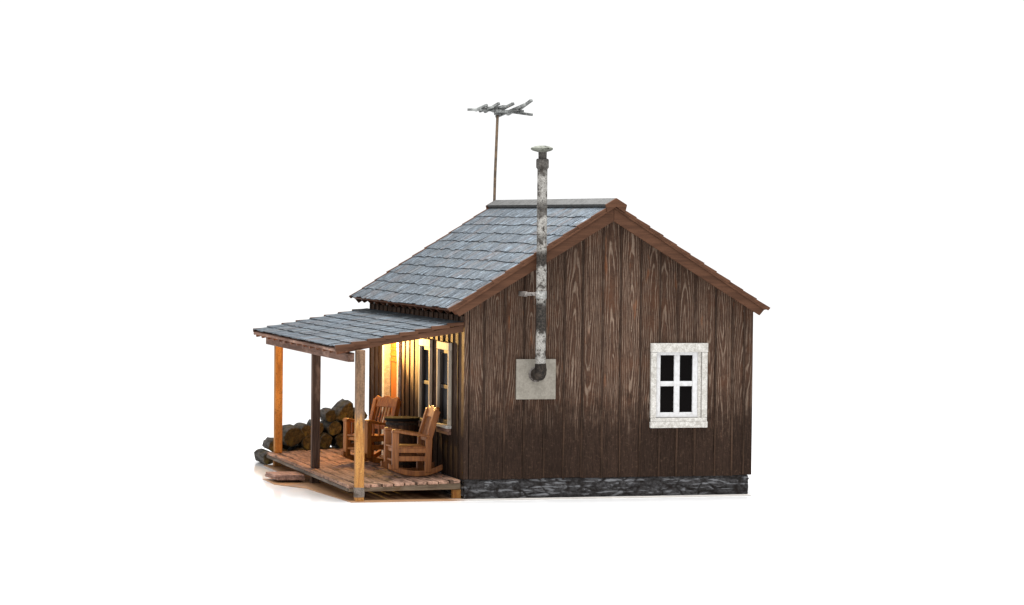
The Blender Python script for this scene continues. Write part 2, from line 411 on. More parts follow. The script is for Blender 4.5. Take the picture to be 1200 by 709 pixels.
# ------------------------------------------------------------------ walls
SE = [.0, .085, .328, .676, 1.01, 1.353, 1.697, 2.006, 2.353, 2.664, 3.014, 3.35, 3.664, 3.973, 4.335, 4.638, 4.843, 5.012]
WX0, WX1, WZ0, WZ1 = 3.30, 4.08, 1.29, 2.43         # opening of the gable window
mb = MB()
def gtop(x): return zb(x)+.05
def board(mb, a, b, z0, y0, y1, cut=None, flag=0., rnd=None, tops=None):
    rnd = random.random() if rnd is None else rnd
    pieces = [(a, b, z0, None)]
    if cut and b > cut[0] and a < cut[1]:
        pieces = [(a, b, z0, cut[2]), (a, b, cut[3], None)]
        if a < cut[0]: pieces.append((a, cut[0], cut[2], cut[3]))
        if b > cut[1]: pieces.append((cut[1], b, cut[2], cut[3]))
    for (p, q, lo, hi) in pieces:
        xs = [p, q]
        if hi is None and p < AP < q: xs = [p, AP, q]
        for i in range(len(xs)-1):
            p2, q2 = xs[i], xs[i+1]
            ta, tb = (hi, hi) if hi is not None else (gtop(p2), gtop(q2))
            mb.hexa([(p2, y0, lo), (q2, y0, lo), (q2, y1, lo), (p2, y1, lo), (p2, y0, ta), (q2, y0, tb), (q2, y1, tb), (p2, y1, ta)], rnd=rnd, uc=(a+b)/2, flag=flag)
cut = (WX0, WX1, WZ0, WZ1)
for i in range(len(SE)-1):
    a, b = SE[i], SE[i+1]
    board(mb, a+(.0 if i == 0 else .008), b-.008, ZS+random.uniform(-.01, .006), .014+random.uniform(-.004, .004), .05, cut)
for i in range(2, len(SE)-1):
    x = SE[i]; w = random.uniform(.014, .021)
    board(mb, x-w*.6, x+w*1.3, ZS+random.uniform(-.012, .012), -.003+random.uniform(-.004, .004), .0135, cut, flag=1.)
mb.build('gable_wall', M['siding_x'], cabin, bevel=.004)
# far gable and the wall away from the porch (plain boards)
mb = MB()
for i in range(len(SE)-1): board(mb, SE[i]+.006, SE[i+1]-.006, ZS, L-.05, L-.005)
mb.build('gable_wall', M['siding_x'], cabin)
mb = MB(); y = .055
while y < L-.06:
    w = min(.34, L-.055-y); mb.box(4.96, 5.008, y+.006, y+w-.006, ZS, 3.06, uc=y+w/2); y += w
mb.build('side_wall', M['siding_y'], cabin)

# porch wall
PW = [(.80, 1.60, 1.06, 2.53), (2.07, 2.84, 1.06, 2.53)]     # window casings (outer), y0 y1 z0 z1
DY0, DY1, DZ1 = 4.47, 5.13, 2.44
holes = [(a+.09, b-.09, c+.1, d-.12) for a, b, c, d in PW] + [(DY0, DY1, .2, DZ1)]
mb = MB()
def side_piece(mb, a, b, z0, z1, x0, x1, rnd, uc, flag=0.):
    mb.box(x0, x1, a, b, z0, z1, rnd=rnd, uc=uc, flag=flag)
def side_board(a, b, z0, x0, x1, flag=0.):
    rnd = random.random(); uc = (a+b)/2; ht = 3.0
    cuts = [h for h in holes if b > h[0] and a < h[1]]
    if not cuts: side_piece(mb, a, b, z0, ht, x0, x1, rnd, uc, flag); return
    h = cuts[0]
    if h[2] > z0: side_piece(mb, a, b, z0, h[2], x0, x1, rnd, uc, flag)
    side_piece(mb, a, b, h[3], ht, x0, x1, rnd, uc, flag)
    if a < h[0]: side_piece(mb, a, h[0], h[2], h[3], x0, x1, rnd, uc, flag)
    if b > h[1]: side_piece(mb, h[1], b, h[2], h[3], x0, x1, rnd, uc, flag)
y = .052; seams = []
while y < L-.01:
    w = min(.335, L-.003-y); side_board(y+.008, y+w-.008, ZS-.01, .004+random.uniform(-.003, .003), .04); y += w; seams.append(y)
for y in seams[:-1]:
    side_board(y-.024, y+.024, ZS-.01, -.013, .0, flag=1.)
mb.build('porch_wall', M['siding_y'], cabin, bevel=.004)
# dark lining behind the boards (closes the gaps, leaves the openings)
mb = MB()
mb.box(.052, WX0, .052, .07, ZS, zb(.05)); mb.box(WX1, 4.955, .052, .07, ZS, 3.0); mb.box(WX0, WX1, .052, .07, ZS, WZ0); mb.box(WX0, WX1, .052, .07, WZ1, 3.0)
mb.prism([(.05, 2.98), (4.95, 2.98), (AP, 4.55)], 1, .0525, .068)
ys = [.075]+[v for h in sorted(holes) for v in h[:2]]+[L-.06]
for i in range(0, len(ys), 2): mb.box(.042, .06, ys[i], ys[i+1], .2, 3.0)
for h in holes:
    mb.box(.042, .06, h[0], h[1], h[3], 3.0)
    if h[2] > .3: mb.box(.042, .06, h[0], h[1], .2, h[2])
mb.build('wall_lining', M['dark'], cabin)

# ------------------------------------------------------------------ gable window
wf = MB()
X0, X1, Z0, Z1 = 3.195, 4.19, 1.145, 2.552
def rough_plank(mb, x0, x1, y0, y1, z0, z1, **k): mb.box(x0, x1, y0, y1, z0, z1, **k)
wf.box(X0, X0+.098, -.035, .03, Z0+.165, Z1-.15)                       # left casing
wf.box(X1-.098, X1, -.03, .03, Z0+.165, Z1-.15)
wf.box(X0-.004, X1+.004, -.04, .03, Z1-.149, Z1)                         # head
win = wf.build('window', M['white'], cabin, bevel=.008)
win['label'] = 'white four-pane gable window'
mb = MB(); mb.box(X0-.004, X1+.004, -.05, .03, Z0, Z0+.10); mb.box(X0+.005, X1-.005, -.04, .03, Z0+.101, Z0+.164)
mb.build('sill', M['white'], win, bevel=.008)
mb = MB()
sx0, sx1, sz0, sz1 = 3.302, 4.005, 1.315, 2.425
t = .068
mb.box(sx0, sx0+t, .0, .04, sz0, sz1); mb.box(sx1-t, sx1+.02, .0, .04, sz0, sz1)
mb.box(sx0+t, sx1-t, .002, .04, sz0, sz0+.085); mb.box(sx0+t, sx1-t, .002, .04, sz1-.072, sz1)
cx = (3.613+3.711)/2
mb.box(cx-.049, cx+.049, .004, .04, sz0+.085, sz1-.072)
mb.box(sx0+t, cx-.049, .006, .038, 1.836, 1.918); mb.box(cx+.049, sx1-t, .006, .038, 1.836, 1.918)
mb.build('sash', M['sash'], win, bevel=.006)
mb = MB(); mb.box(sx1+.021, X1-.106, -.008, .04, sz0-.005, sz1+.004)
mb.build('jamb', M['white'], win, bevel=.004)
mb = MB(); mb.box(sx0+.02, sx1-.0, .041, .048, sz0+.01, sz1-.01)
mb.build('pane', M['glass'], win)

# ------------------------------------------------------------------ porch windows and door
for (a, b, c, d) in PW:
    mb = MB()
    mb.box(-.06, .0, a, a+.065, c+.10, d-.13); mb.box(-.06, .0, b-.065, b, c+.10, d-.13)
    mb.box(-.062, .0, a-.003, b+.003, d-.129, d)
    w = mb.build('window', M['casing'], cabin, bevel=.008)
    w['label'] = 'tall porch window with white casing'
    mb = MB(); mb.box(-.085, .0, a-.01, b+.01, c+.045, c+.099); mb.build('sill', M['white'], w, bevel=.008)
    mb = MB(); mb.box(-.06, .0, a, b, c-.06, c+.044); mb.build('apron', M['beam'], w, bevel=.008)
    mb = MB(); i0, i1, k0, k1 = a+.066, b-.066, c+.101, d-.131; km = (k0+k1)/2; im = (i0+i1)/2
    mb.box(-.02, .02, i0, i0+.06, k0, k1); mb.box(-.02, .02, i1-.06, i1, k0, k1)
    mb.box(-.018, .02, i0+.06, i1-.06, k0, k0+.07); mb.box(-.018, .02, i0+.06, i1-.06, k1-.06, k1)
    mb.box(-.016, .02, i0+.06, i1-.06, km-.03, km+.03)
    mb.build('sash', M['sash_grey'], w, bevel=.005)
    mb = MB(); mb.box(.021, .028, i0-.01, i1+.01, k0-.02, k1+.02)
    mb.build('pane', M['glass_blue'], w)
mb = MB()
n = 4
for k in range(n):
    a = DY0+.01+(DY1-DY0-.02)*k/n; mb.box(.005, .04, a+.004, a+(DY1-DY0-.02)/n-.004, .30, DZ1-.01)
for z in (.55, 1.25, 2.02, 2.12, 2.22): mb.box(-.022, .004, DY0+.03, DY1-.03, z, z+.05)
door = mb.build('door', M['door'], cabin, bevel=.004)
mb = MB(); mb.tube([(-.025, DY0+.09, 1.2), (-.07, DY0+.09, 1.2)], [.03, .035], n=12); mb.build('handle', M['iron'], door)
mb = MB()
mb.box(-.13, .0, DY1+.001, DY1+.13, .30, 2.60, uc=DY1+.06); mb.box(-.05, .0, DY0-.11, DY0-.001, .30, 2.60); mb.box(-.06, .0, DY0, DY1, DZ1+.001, 2.60)
mb.build('door_frame', M['white'], cabin, bevel=.006)

# ------------------------------------------------------------------ main roof
def slope_pt(side, s, n):
    """side -1 left / +1 right; s = distance down slope from apex underside line, n = height normal to the slope"""
    if n > .1: n += .062*(1-s/3.0)
    x = AP + side*(s*CN + n*SN); z = ZB - s*SN + n*CN
    return x, z
SL = {-1: 3.04, 1: 3.00}
roof_mb = MB()
for sd in (-1, 1):
    S = SL[sd]
    p = [slope_pt(sd, -.07, .115), slope_pt(sd, S+.03, .115), slope_pt(sd, S+.03, .145), slope_pt(sd, -.085, .145)]
    roof_mb.prism(p, 1, Y0+.03, Y1-.03)
roof = roof_mb.build('roof', M['trim_y'], cabin)
for sd in (-1, 1):
    S = SL[sd]; mb = MB(); n = 11; ex = (S+.07)/n
    for c in range(n):
        s1 = S+.075-c*ex; s0 = s1-ex*1.28
        y = Y0+.035
        while y < Y1-.04:
            w = random.choice((.13, .16, .2, .24, .28, .33))*random.uniform(.9, 1.1)
            b = min(y+w, Y1-.035)
            if Y1-.035-b < .07: b = Y1-.035
            j = random.uniform(-.03, .015); lift = random.uniform(0, .007); th = random.uniform(.006, .012)
            nb = .184+lift; nt = .166
            q = [slope_pt(sd, s0, nt), slope_pt(sd, s1+j, nb-th*.0), slope_pt(sd, s1+j, nb+th), slope_pt(sd, s0, nt+.012)]
            g = .005
            tl = random.uniform(-.005, .005)
            vs = [(q[i][0], y+g, q[i][1]) for i in range(4)] + [(q[i][0], b-g, q[i][1]+(tl if i in (1, 2) else 0)) for i in range(4)]
            mb.add(vs, [(0, 1, 2, 3), (7, 6, 5, 4), (0, 4, 5, 1), (1, 5, 6, 2), (2, 6, 7, 3), (3, 7, 4, 0)])
            y = b
    o = mb.build('shingles', M['shingle'], roof)
    o['label'] = 'blue-grey shingled roof slope facing the porch' if sd < 0 else 'blue-grey shingled roof slope away from the porch'
    # rake: fascia board and stepped shingle ends, front and back
    for (ya, yb, yc) in ((Y0-.012, Y0+.032, Y0-.028), (Y1+.012, Y1-.032, Y1+.028)):
        mb = MB()
        e0 = -.0 if sd < 0 else .0
        lo, hi = sorted((ya, yb))
        p = [slope_pt(sd, 0, 0), slope_pt(sd, S, 0), slope_pt(sd, S+.02, .118), (AP, ZB+(.118+.062)/CN)]
        p = [(AP+sd*.002, ZB), p[1], p[2], (AP+sd*.002, p[3][1])]
        mb.prism(p, 1, lo, hi)
        lo, hi = sorted((yc, yb))
        p = [(AP+sd*.002, ZB+.181/CN), slope_pt(sd, S+.02, .119), slope_pt(sd, S+.05, .15), (AP+sd*.002, ZB+.212/CN)]
        mb.prism(p, 1, lo, hi)
        for c in range(n):
            s1 = S+.085-c*ex+random.uniform(-.015, .015); s0 = max(s1-ex*1.2, -.08)
            h = random.uniform(.202, .214)
            q = [slope_pt(sd, s0, .1505), slope_pt(sd, s1, .1505), slope_pt(sd, s1+.01, h), slope_pt(sd, s0, .190)]
            d = .004*(c % 3)
            mb.prism(q, 1, (lo if ya < 0 else hi)+(d if ya < 0 else -d), yb+(c % 4)*.0007)
        mb.build('rake_board', M['trim'], roof, bevel=.004)
    # rafter tails under the eave
    for k in range(14):
        y = .12+k*(L-.25)/13
        q = [slope_pt(sd, S-.35, .0), slope_pt(sd, S-.03, .0), slope_pt(sd, S-.0, .112), slope_pt(sd, S-.35, .112)]
        mb = MB(); mb.prism(q, 1, y-.045, y+.045); mb.build('rafter_tail', M['trim_y'], roof)
# ridge cap
mb = MB()
za = 4.95
def cap_poly(w, t): return [(AP+.03-w, za-w*TAN), (AP+.03, za), (AP+.03+w, za-w*TAN), (AP+.03+w-.03, za-w*TAN-t), (AP+.03, za-t/CN*.95), (AP+.03-w+.03, za-w*TAN-t)]
mb.prism(cap_poly(.17, .045), 1, Y0+.0, Y1+.03)
mb.build('ridge_cap', M['cap'], roof, bevel=.004)
mb = MB(); mb.prism(cap_poly(.185, .13), 1, Y0-.05, Y0-.001); mb.build('ridge_end', M['trim'], roof, bevel=.005)
mb = MB(); mb.prism(cap_poly(.185, .13), 1, Y1+.031, Y1+.06); mb.build('ridge_end', M['trim'], roof, bevel=.005)

# ------------------------------------------------------------------ porch roof
PX = -2.13; PY0, PY1 = .03, 7.08
def pt(x): return 2.936+.19*x          # top of shingles
def pb(x): return 2.742+.155*x         # underside of fascia
mb = MB()
mb.prism([(-.002, pt(0)-.075), (PX+.02, pt(PX+.02)-.085), (PX+.02, pt(PX+.02)-.055), (-.002, pt(0)-.045)], 1, PY0+.052, PY1-.03)
proof = mb.build('porch_roof', M['trim_y'], cabin)
n = 8; ex = (-PX)/n; mb = MB()
for c in range(n+1):
    x1 = PX-.02+c*ex; x0 = min(x1+ex*1.3, -.002)
    if x0-x1 < .05: continue
    y = PY0+.055
    while y < PY1-.03:
        w = random.choice((.16, .2, .24, .28, .33))*random.uniform(.9, 1.1); b = min(y+w, PY1)
        if PY1-b < .07: b = PY1
        j = random.uniform(-.015, .03); th = random.uniform(.007, .013); li = random.uniform(-.004, .005)
        zt1 = pt(x1)-.012+li; zt0 = pt(x0)-.033
        x1j = x1+j
        vs = [(x0, y+.005, zt0-.005), (x1j, y+.005, zt1-th), (x1j, y+.005, zt1+.004), (x0, y+.005, zt0+.004)]
        tl = random.uniform(-.006, .006)
        vs += [(p[0], b-.005, p[2]+(tl if i in (1, 2) else 0)) for i, p in enumerate(vs)]
        mb.add(vs, [(0, 1, 2, 3), (7, 6, 5, 4), (0, 4, 5, 1), (1, 5, 6, 2), (2, 6, 7, 3), (3, 7, 4, 0)])
        y = b
mb.build('shingles', M['shingle'], proof)
for (ya, yb) in ((PY0, PY0+.05), (PY1-.001, PY1-.029)):
    mb = MB()
    mb.prism([(-.006, pb(0)), (PX+.0, pb(PX)), (PX-.005, pt(PX)-.06), (-.006, pt(0)-.085)], 1, min(ya, yb), max(ya, yb))
    for c in range(n):
        x1 = PX-.015+c*ex; x0 = min(x1+ex*1.15, -.006)
        mb.prism([(x0, pt(x0)-.0845), (x1, pt(x1)-.0595), (x1-.004, pt(x1)+.002), (x0, pt(x0)-.035)], 1, ya-.014+(c % 2)*.004 if ya < 1 else ya+.01, yb+.0005*(c % 3))
    mb.build('rake_board', M['trim'], proof, bevel=.004)
mb = MB(); mb.box(PX-.012, PX+.012, PY0+.052, PY1-.03, pt(PX)-.105, pt(PX)-.062); mb.build('eave_strip', M['beam'], proof)
for k in range(14):
    y = .16+k*(6.80)/13
    z = lambda x: pt(x)-.088
    mb = MB(); mb.prism([(-.06, z(-.06)-.07), (PX+.03, z(PX+.03)-.07), (PX+.015, z(PX)-.002), (-.06, z(-.06)-.001)], 1, y-.045, y+.045)
    mb.build('rafter', M['trim_y'], proof)
mb = MB(); mb.hexa([(-1.925, .09, 2.255), (-1.815, .09, 2.255), (-1.815, 6.98, 2.245), (-1.925, 6.98, 2.245), (-1.925, .09, 2.392), (-1.815, .09, 2.405), (-1.815, 6.98, 2.405), (-1.925, 6.98, 2.392)])
mb.build('porch_beam', M['beam'], proof, bevel=.008)

# ------------------------------------------------------------------ porch deck, posts
mb = MB(); nP = 10
for k in range(nP):
    a = -1.9+k*1.88/nP; b = a+1.88/nP
    a += .010; b -= .010; y0 = .085+random.uniform(-.012, .02); y1 = 7.0+random.uniform(-.05, .05); d = random.uniform(-.006, .006); d2 = random.uniform(-.006, .006)
    # each plank in two lengths
    ym = random.uniform(2.2, 4.8)
    for (p, q) in ((y0, ym-.004), (ym+.004, y1)):
        mb.hexa([(a, p, deck_z(a)-.045), (b, p, deck_z(b)-.045), (b, q, deck_z(b)-.045), (a, q, deck_z(a)-.045),
                 (a, p, deck_z(a)+d), (b, p, deck_z(b)+d2), (b, q, deck_z(b)+d2), (a, q, deck_z(a)+d)])
deck = mb.build('porch_deck', M['deck'], cabin, bevel=.006)
mb = MB(); mb.box(-1.885, -.02, .11, .18, .165, .205); mb.hexa([(-1.885, .10, .15), (-.02, .10, .165), (-.02, .17, .165), (-1.885, .17, .15), (-1.885, .10, .204), (-.02, .10, .268), (-.02, .17, .268), (-1.885, .17, .204)])
mb.build('rim_joist', M['rim_x'], deck, bevel=.008)
mb = MB(); mb.box(-1.90, -1.83, .175, 6.96, .15, .203); mb.build('rim_joist', M['rim'], deck, bevel=.008)
mb = MB()
for x in (-1.4, -.9, -.4): mb.box(x-.04, x+.04, .18, 6.95, .16, .2)
mb.build('floor_joists', M['post_dark'], deck)
for (x, y, m) in ((-1.77, 3.3, 'post_dark'), (-1.74, 6.75, 'post_gold'), (-.07, .2, 'post_gold'), (-.1, 3.4, 'post_dark')):
    mb = MB(); mb.box(x-.07, x+.07, y-.06, y+.06, .0125, .149 if x < -1 else .158); mb.build('deck_foot', M[m], deck, bevel=.006)
posts = [(.0, 'post_gold', 'near corner porch post, golden raw wood, reaching the ground'), (3.37, 'post_dark', 'dark weathered middle porch post'), (6.66, 'post_far', 'orange-gold far porch post')]
for (y, m, lab) in posts:
    lo = .0125 if y < .1 else deck_z(-1.74)+.003
    hi = 2.455 if y < .1 else 2.40
    ya, yb = (-.062, .078) if y < .1 else (y-.03, y+.11)
    lean = .035 if y > .1 else .02
    mb = MB(); mb.hexa([(-1.81, ya, lo), (-1.672, ya, lo), (-1.672, yb, lo), (-1.81, yb, lo), (-1.81-lean*.0, ya, hi), (-1.668, ya, hi), (-1.668, yb, hi), (-1.81, yb, hi)])
    o = mb.build('porch_post', M[m], cabin, bevel=.01); o['label'] = lab
    if y < .1:
        mb = MB(); mb.box(-1.816, -1.666, -.067, .080, .075, .235); mb.build('post_bracket', M['rim'], o, bevel=.006)

# ------------------------------------------------------------------ stovepipe
PXc, PYc = 1.185, -.36
root = MB(); root.box(.868, 1.543, -.045, -.008, 1.638, 2.296)
sp = root.build('stovepipe', M['plate'], cabin, bevel=.006); sp['label'] = 'sooty white stovepipe on a square tin wall plate'
mb = MB(); c = .17
pts_ = [(1.205, -.03, 2.05), (1.205, -.12, 2.05), (1.2, PYc+.12, 2.05)]
for k in range(1, 7):
    a = PI/2*k/6; pts_.append((1.2-.002*k, PYc+.12-.12*math.sin(a), 2.05+.12*(1-math.cos(a))))
pts_.append((PXc, PYc, 2.24))
mb.tube(pts_, [.105, .1, .097]+[.1, .094, .1, .094, .1, .094]+[.09], n=24)
mb.build('elbow', M['soot'], sp)
mb = MB(); mb.tube([(1.205, -.046, 2.05), (1.205, -.062, 2.05)], .128, n=24)
mb.build('collar_ring', M['bracket'], sp)
mb = MB(); zs_ = [2.22+k*.08 for k in range(42)]
mb.tube([(PXc, PYc, z) for z in zs_]+[(PXc, PYc, 5.52)], .082, n=24, jit=.006)
for z in (2.32, 3.72, 4.78): mb.tube([(PXc, PYc, z), (PXc, PYc, z+.03)], .088, n=24)
mb.build('pipe', M['pipe'], sp)
mb = MB(); mb.lathe([(.085, 5.40), (.108, 5.43), (.108, 5.55), (.098, 5.57), (.07, 5.575), (.073, 5.70)], (PXc, PYc, 0), n=8); mb.build('collar', M['pipe_dark'], sp)
mb = MB(); mb.lathe([(.07, 5.68), (.15, 5.70), (.185, 5.722), (.183, 5.748), (.12, 5.775), (.05, 5.785)], (PXc-.01, PYc, 0), n=11); mb.build('rain_cap', M['capmetal'], sp)
mb = MB(); mb.tube([(PXc, PYc, 3.30), (PXc, PYc, 3.42)], .09, n=24); mb.build('strap', M['silver'], sp)
mb = MB(); mb.box(PXc-.24, PXc-.08, PYc-.02, PYc+.02, 3.345, 3.40)
mb.box(PXc-.28, PXc-.241, PYc-.03, .008, 3.33, 3.41)
mb.build('bracket', M['bracket'], sp, bevel=.006)

# ------------------------------------------------------------------ antenna
AY = Y1+.09
mb = MB(); mb.tube([(2.475, AY, 4.55), (2.49, AY, 5.4), (2.51, AY, 6.0), (2.53, AY, 6.60)], .027, n=10)
ant = mb.build('antenna', M['mast'], cabin); ant['label'] = 'television aerial on a thin bare mast at the far end of the ridge'
def A(px, py, dy=0):        # flat-bar joints, metres from the mast head
    return Vector((2.53+(px-582)*.0165, AY-dy, 6.56-(py-135)*.0165))
mb = MB()
mb.bar(A(546.5, 130), A(583, 130), .06, .05); mb.bar(A(578, 131.5, .05), A(612, 131, .05), .07, .06); mb.box(2.47, 2.58, AY-.05, AY+.05, 6.55, 6.66)
mb.build('boom', M['antenna'], ant, bevel=.006)
for (a, b, e) in (((557, 130.5), (568, 124.5), .18), ((569, 132), (581, 122.5), .3), ((582, 132.5), (597, 122.5), .42), ((585, 137), (609, 124), .55), ((598, 134), (610, 123.5), .5), ((607, 130.5), (619.8, 118), .3), ((604, 131.5), (619.8, 134.8), .35), ((562, 131.5), (575, 126.5), .2), ((576, 129), (588, 125.5), .3), ((590, 133.5), (604, 129), .3), ((571, 127), (576, 131.5), .15)):
    mb = MB(); mb.bar(A(*a, -e/2), A(*b, e/2), .062, .05); mb.build('element', M['antenna'], ant, bevel=.006)

# ------------------------------------------------------------------ porch lamp
LX, LY, LZ = -.55, 4.90, 2.50
mb = MB(); mb.tube([(LX, LY, 2.70), (LX, LY, 2.66)], [.05, .035], n=14)
lamp = mb.build('porch_lamp', M['iron'], cabin)
mb = MB(); mb.lathe([(.02, .09), (.035, .06), (.042, .03), (.03, .005), (.008, .0)], (LX, LY, LZ+.01), n=16, smooth=True); mb.build('bulb', M['bulb'], lamp)
ld = bpy.data.lights.new('porch light', 'POINT'); ld.energy = 210; ld.color = (1, .60, .16); ld.shadow_soft_size = .05
lo_ = bpy.data.objects.new('porch_light', ld); COL.objects.link(lo_); lo_.location = (LX-.03, LY, LZ-.06)
sd_ = bpy.data.lights.new('porch spot', 'SPOT'); sd_.energy = 3000; sd_.color = (1, .57, .17); sd_.shadow_soft_size = .05; sd_.spot_size = math.radians(84); sd_.spot_blend = .9
so_ = bpy.data.objects.new('porch_spot', sd_); COL.objects.link(so_); so_.location = (LX, LY-.03, LZ-.05)
so_.rotation_euler = (Vector((.0, 3.95, 2.56))-so_.location).to_track_quat('-Z', 'Y').to_euler()

# ------------------------------------------------------------------ rocking chairs
def rocking_chair(label, loc, rz, mat):
    r = empty('rocking_chair', label, 'rocking chair', loc, rz, 'rocking chairs on the porch')
    HW = .27
    for s in (-1, 1):
        y = s*HW
        mb = MB(); pr = []
        R_ = 1.35
        prev = None; N = 14; top = []; bot = []
        for k in range(N+1):
            x = -.41+(.92)*k/N
            z = (x*x)/(2*R_)*1.35
            if x < 0: z *= 1.25
            bot.append((x, z)); top.append((x, z+.09))
        mb.add([(p[0], y-.035, p[1]) for p in bot+top]+[(p[0], y+.035, p[1]) for p in bot+top],
               [(k, k+1, N+1+k+1, N+1+k) for k in range(N)] + [(2*N+2+N+1+k, 2*N+2+N+1+k+1, 2*N+2+k+1, 2*N+2+k) for k in range(N)] +
               [(k, 2*N+2+k, 2*N+2+k+1, k+1) for k in range(N)] + [(N+1+k, N+1+k+1, 2*N+2+N+1+k+1, 2*N+2+N+1+k) for k in range(N)] +
               [(0, N+1, 3*N+3, 2*N+2), (N, 3*N+2, 4*N+3, 2*N+1)])
        mb.build('rocker', mat, r, bevel=.01)
        mb = MB(); mb.bar((.40, y, .12), (.395, y, .73), .085, .11, up=(1, 0, 0)); mb.build('leg', mat, r, bevel=.01)
        mb = MB(); mb.bar((-.16, y, .06), (-.175, y, .62), .085, .11, up=(1, 0, 0)); mb.build('leg', mat, r, bevel=.01)
        mb = MB(); mb.bar((-.172, y, .615), (-.315, y, 1.09), .08, .105, up=(1, 0, 0)); mb.build('back_post', mat, r, bevel=.01)
        mb = MB()
        ap = [(.465, .725), (.45, .775), (.40, .785), (.2, .745), (-.17, .685), (-.2, .64), (.2, .695), (.36, .728)]
        mb.prism(ap, 1, y-.055, y+.055); mb.build('armrest', mat, r, bevel=.012)
        mb = MB(); mb.bar((.38, y, .30), (-.16, y, .29), .05, .085); mb.build('side_rail', mat, r, bevel=.008)
        mb = MB(); mb.bar((.38, y, .435), (-.16, y, .425), .05, .08); mb.build('side_rail', mat, r, bevel=.008)
        if mat is M['chair_dark']:
            mb = MB()
            for k in range(3):
                x = .27-.14*k; mb.tube([(x, y, .46), (x, y, .57), (x, y, .72-.02*k)], [.016, .022, .016], n=8)
            mb.build('arm_spindle', mat, r)
    mb = MB(); mb.hexa([(-.15, -HW-.02, .465), (.44, -HW-.03, .475), (.44, HW+.03, .475), (-.15, HW+.02, .465), (-.15, -HW-.02, .495), (.44, -HW-.03, .508), (.44, HW+.03, .508), (-.15, HW+.02, .495)])
    mb.build('seat', mat, r, bevel=.012)
    mb = MB(); mb.box(.37, .41, -HW+.035, HW-.035, .40, .464); mb.build('front_apron', mat, r, bevel=.008)
    mb = MB(); mb.tube([(.40, -HW, .26), (.40, HW, .26)], .024, n=10); mb.build('stretcher', mat, r)
    mb = MB(); mb.tube([(-.16, -HW, .24), (-.16, HW, .24)], .024, n=10); mb.build('stretcher', mat, r)
    dx, dz = -.183/.548, .515/.548
    def bp(s, y, o=0): return (-.172-.150*s/.548 + o*.95, y, .615+.490*s/.548 + o*.29)
    # crest rail with a scalloped top
    prof = [(-.30, .37), (-.30, .56), (-.25, .60), (-.19, .575), (-.12, .565), (-.06, .595), (0, .61), (.06, .595), (.12, .565), (.19, .575), (.25, .60), (.30, .56), (.30, .37), (.15, .385), (0, .39), (-.15, .385)]
    n_ = len(prof); mb = MB()
    mb.add([bp(s, y, .03) for y, s in prof]+[bp(s, y, -.025) for y, s in prof], [tuple(range(n_)), tuple(range(2*n_-1, n_-1, -1))]+[(i, i+n_, (i+1) % n_+n_, (i+1) % n_) for i in range(n_)])
    mb.build('crest_rail', mat, r, bevel=.01)
    mb = MB(); mb.bar(bp(.0, -HW+.035), bp(.0, HW-.035), .035, .075); mb.build('back_rail', mat, r, bevel=.006)
    for k in range(6):
        y = -.19+.38*k/5
        mb = MB(); mb.bar(bp(.02, y), bp(.40, y), .038, .022, up=(1, 0, 0)); mb.build('slat', mat, r, bevel=.005)
    return r
c1 = rocking_chair('orange-brown wooden rocking chair nearer the camera, side on, below the porch window', (-.50, 1.306, deck_z(-.5)+.004), PI, M['chair'])
c2 = rocking_chair('reddish slatted rocking chair farther back on the porch, lit by the warm porch light', (-.60, 3.84, deck_z(-.6)+.006), PI+math.radians(30), M['chair_dark'])

# ------------------------------------------------------------------ barrel
bx, by = -.41, 2.56
barrel = empty('barrel', 'dark wooden barrel with black lid standing between the two rocking chairs', 'barrel', (bx, by, deck_z(bx)+.004))
mb = MB(); ns = 18
prof = [(.245, 0), (.275, .15), (.295, .40), (.292, .52), (.28, .70), (.266, .82)]
for k in range(ns):
    a0 = 2*PI*(k+.04)/ns; a1 = 2*PI*(k+.96)/ns; rv = random.random()
    for i in range(len(prof)-1):
        (r0, z0), (r1, z1) = prof[i], prof[i+1]
        P_ = lambda r_, a, z: (r_*math.cos(a), r_*math.sin(a), z)
        mb.hexa([P_(r0-.03, a0, z0), P_(r0-.03, a1, z0), P_(r0, a1, z0), P_(r0, a0, z0), P_(r1-.03, a0, z1), P_(r1-.03, a1, z1), P_(r1, a1, z1), P_(r1, a0, z1)], rnd=rv)
mb.build('staves', M['barrel'], barrel)
for z, r_ in ((.08, .266), (.27, .291), (.62, .289), (.755, .276)):
    mb = MB(); n = 36
    vs = [(q*math.cos(2*PI*j/n), q*math.sin(2*PI*j/n), zz) for (q, zz) in ((r_-.012, z), (r_+.008, z), (r_+.006, z+.04), (r_-.012, z+.04)) for j in range(n)]
    mb.add(vs, [(i*n+j, i*n+(j+1) % n, ((i+1) % 4)*n+(j+1) % n, ((i+1) % 4)*n+j) for i in range(4) for j in range(n)])
    mb.build('hoop', M['iron'], barrel)
mb = MB(); mb.lathe([(.29, .822), (.305, .828), (.305, .868), (.29, .876)], n=36); mb.build('lid', M['barrel_top'], barrel, bevel=.004)

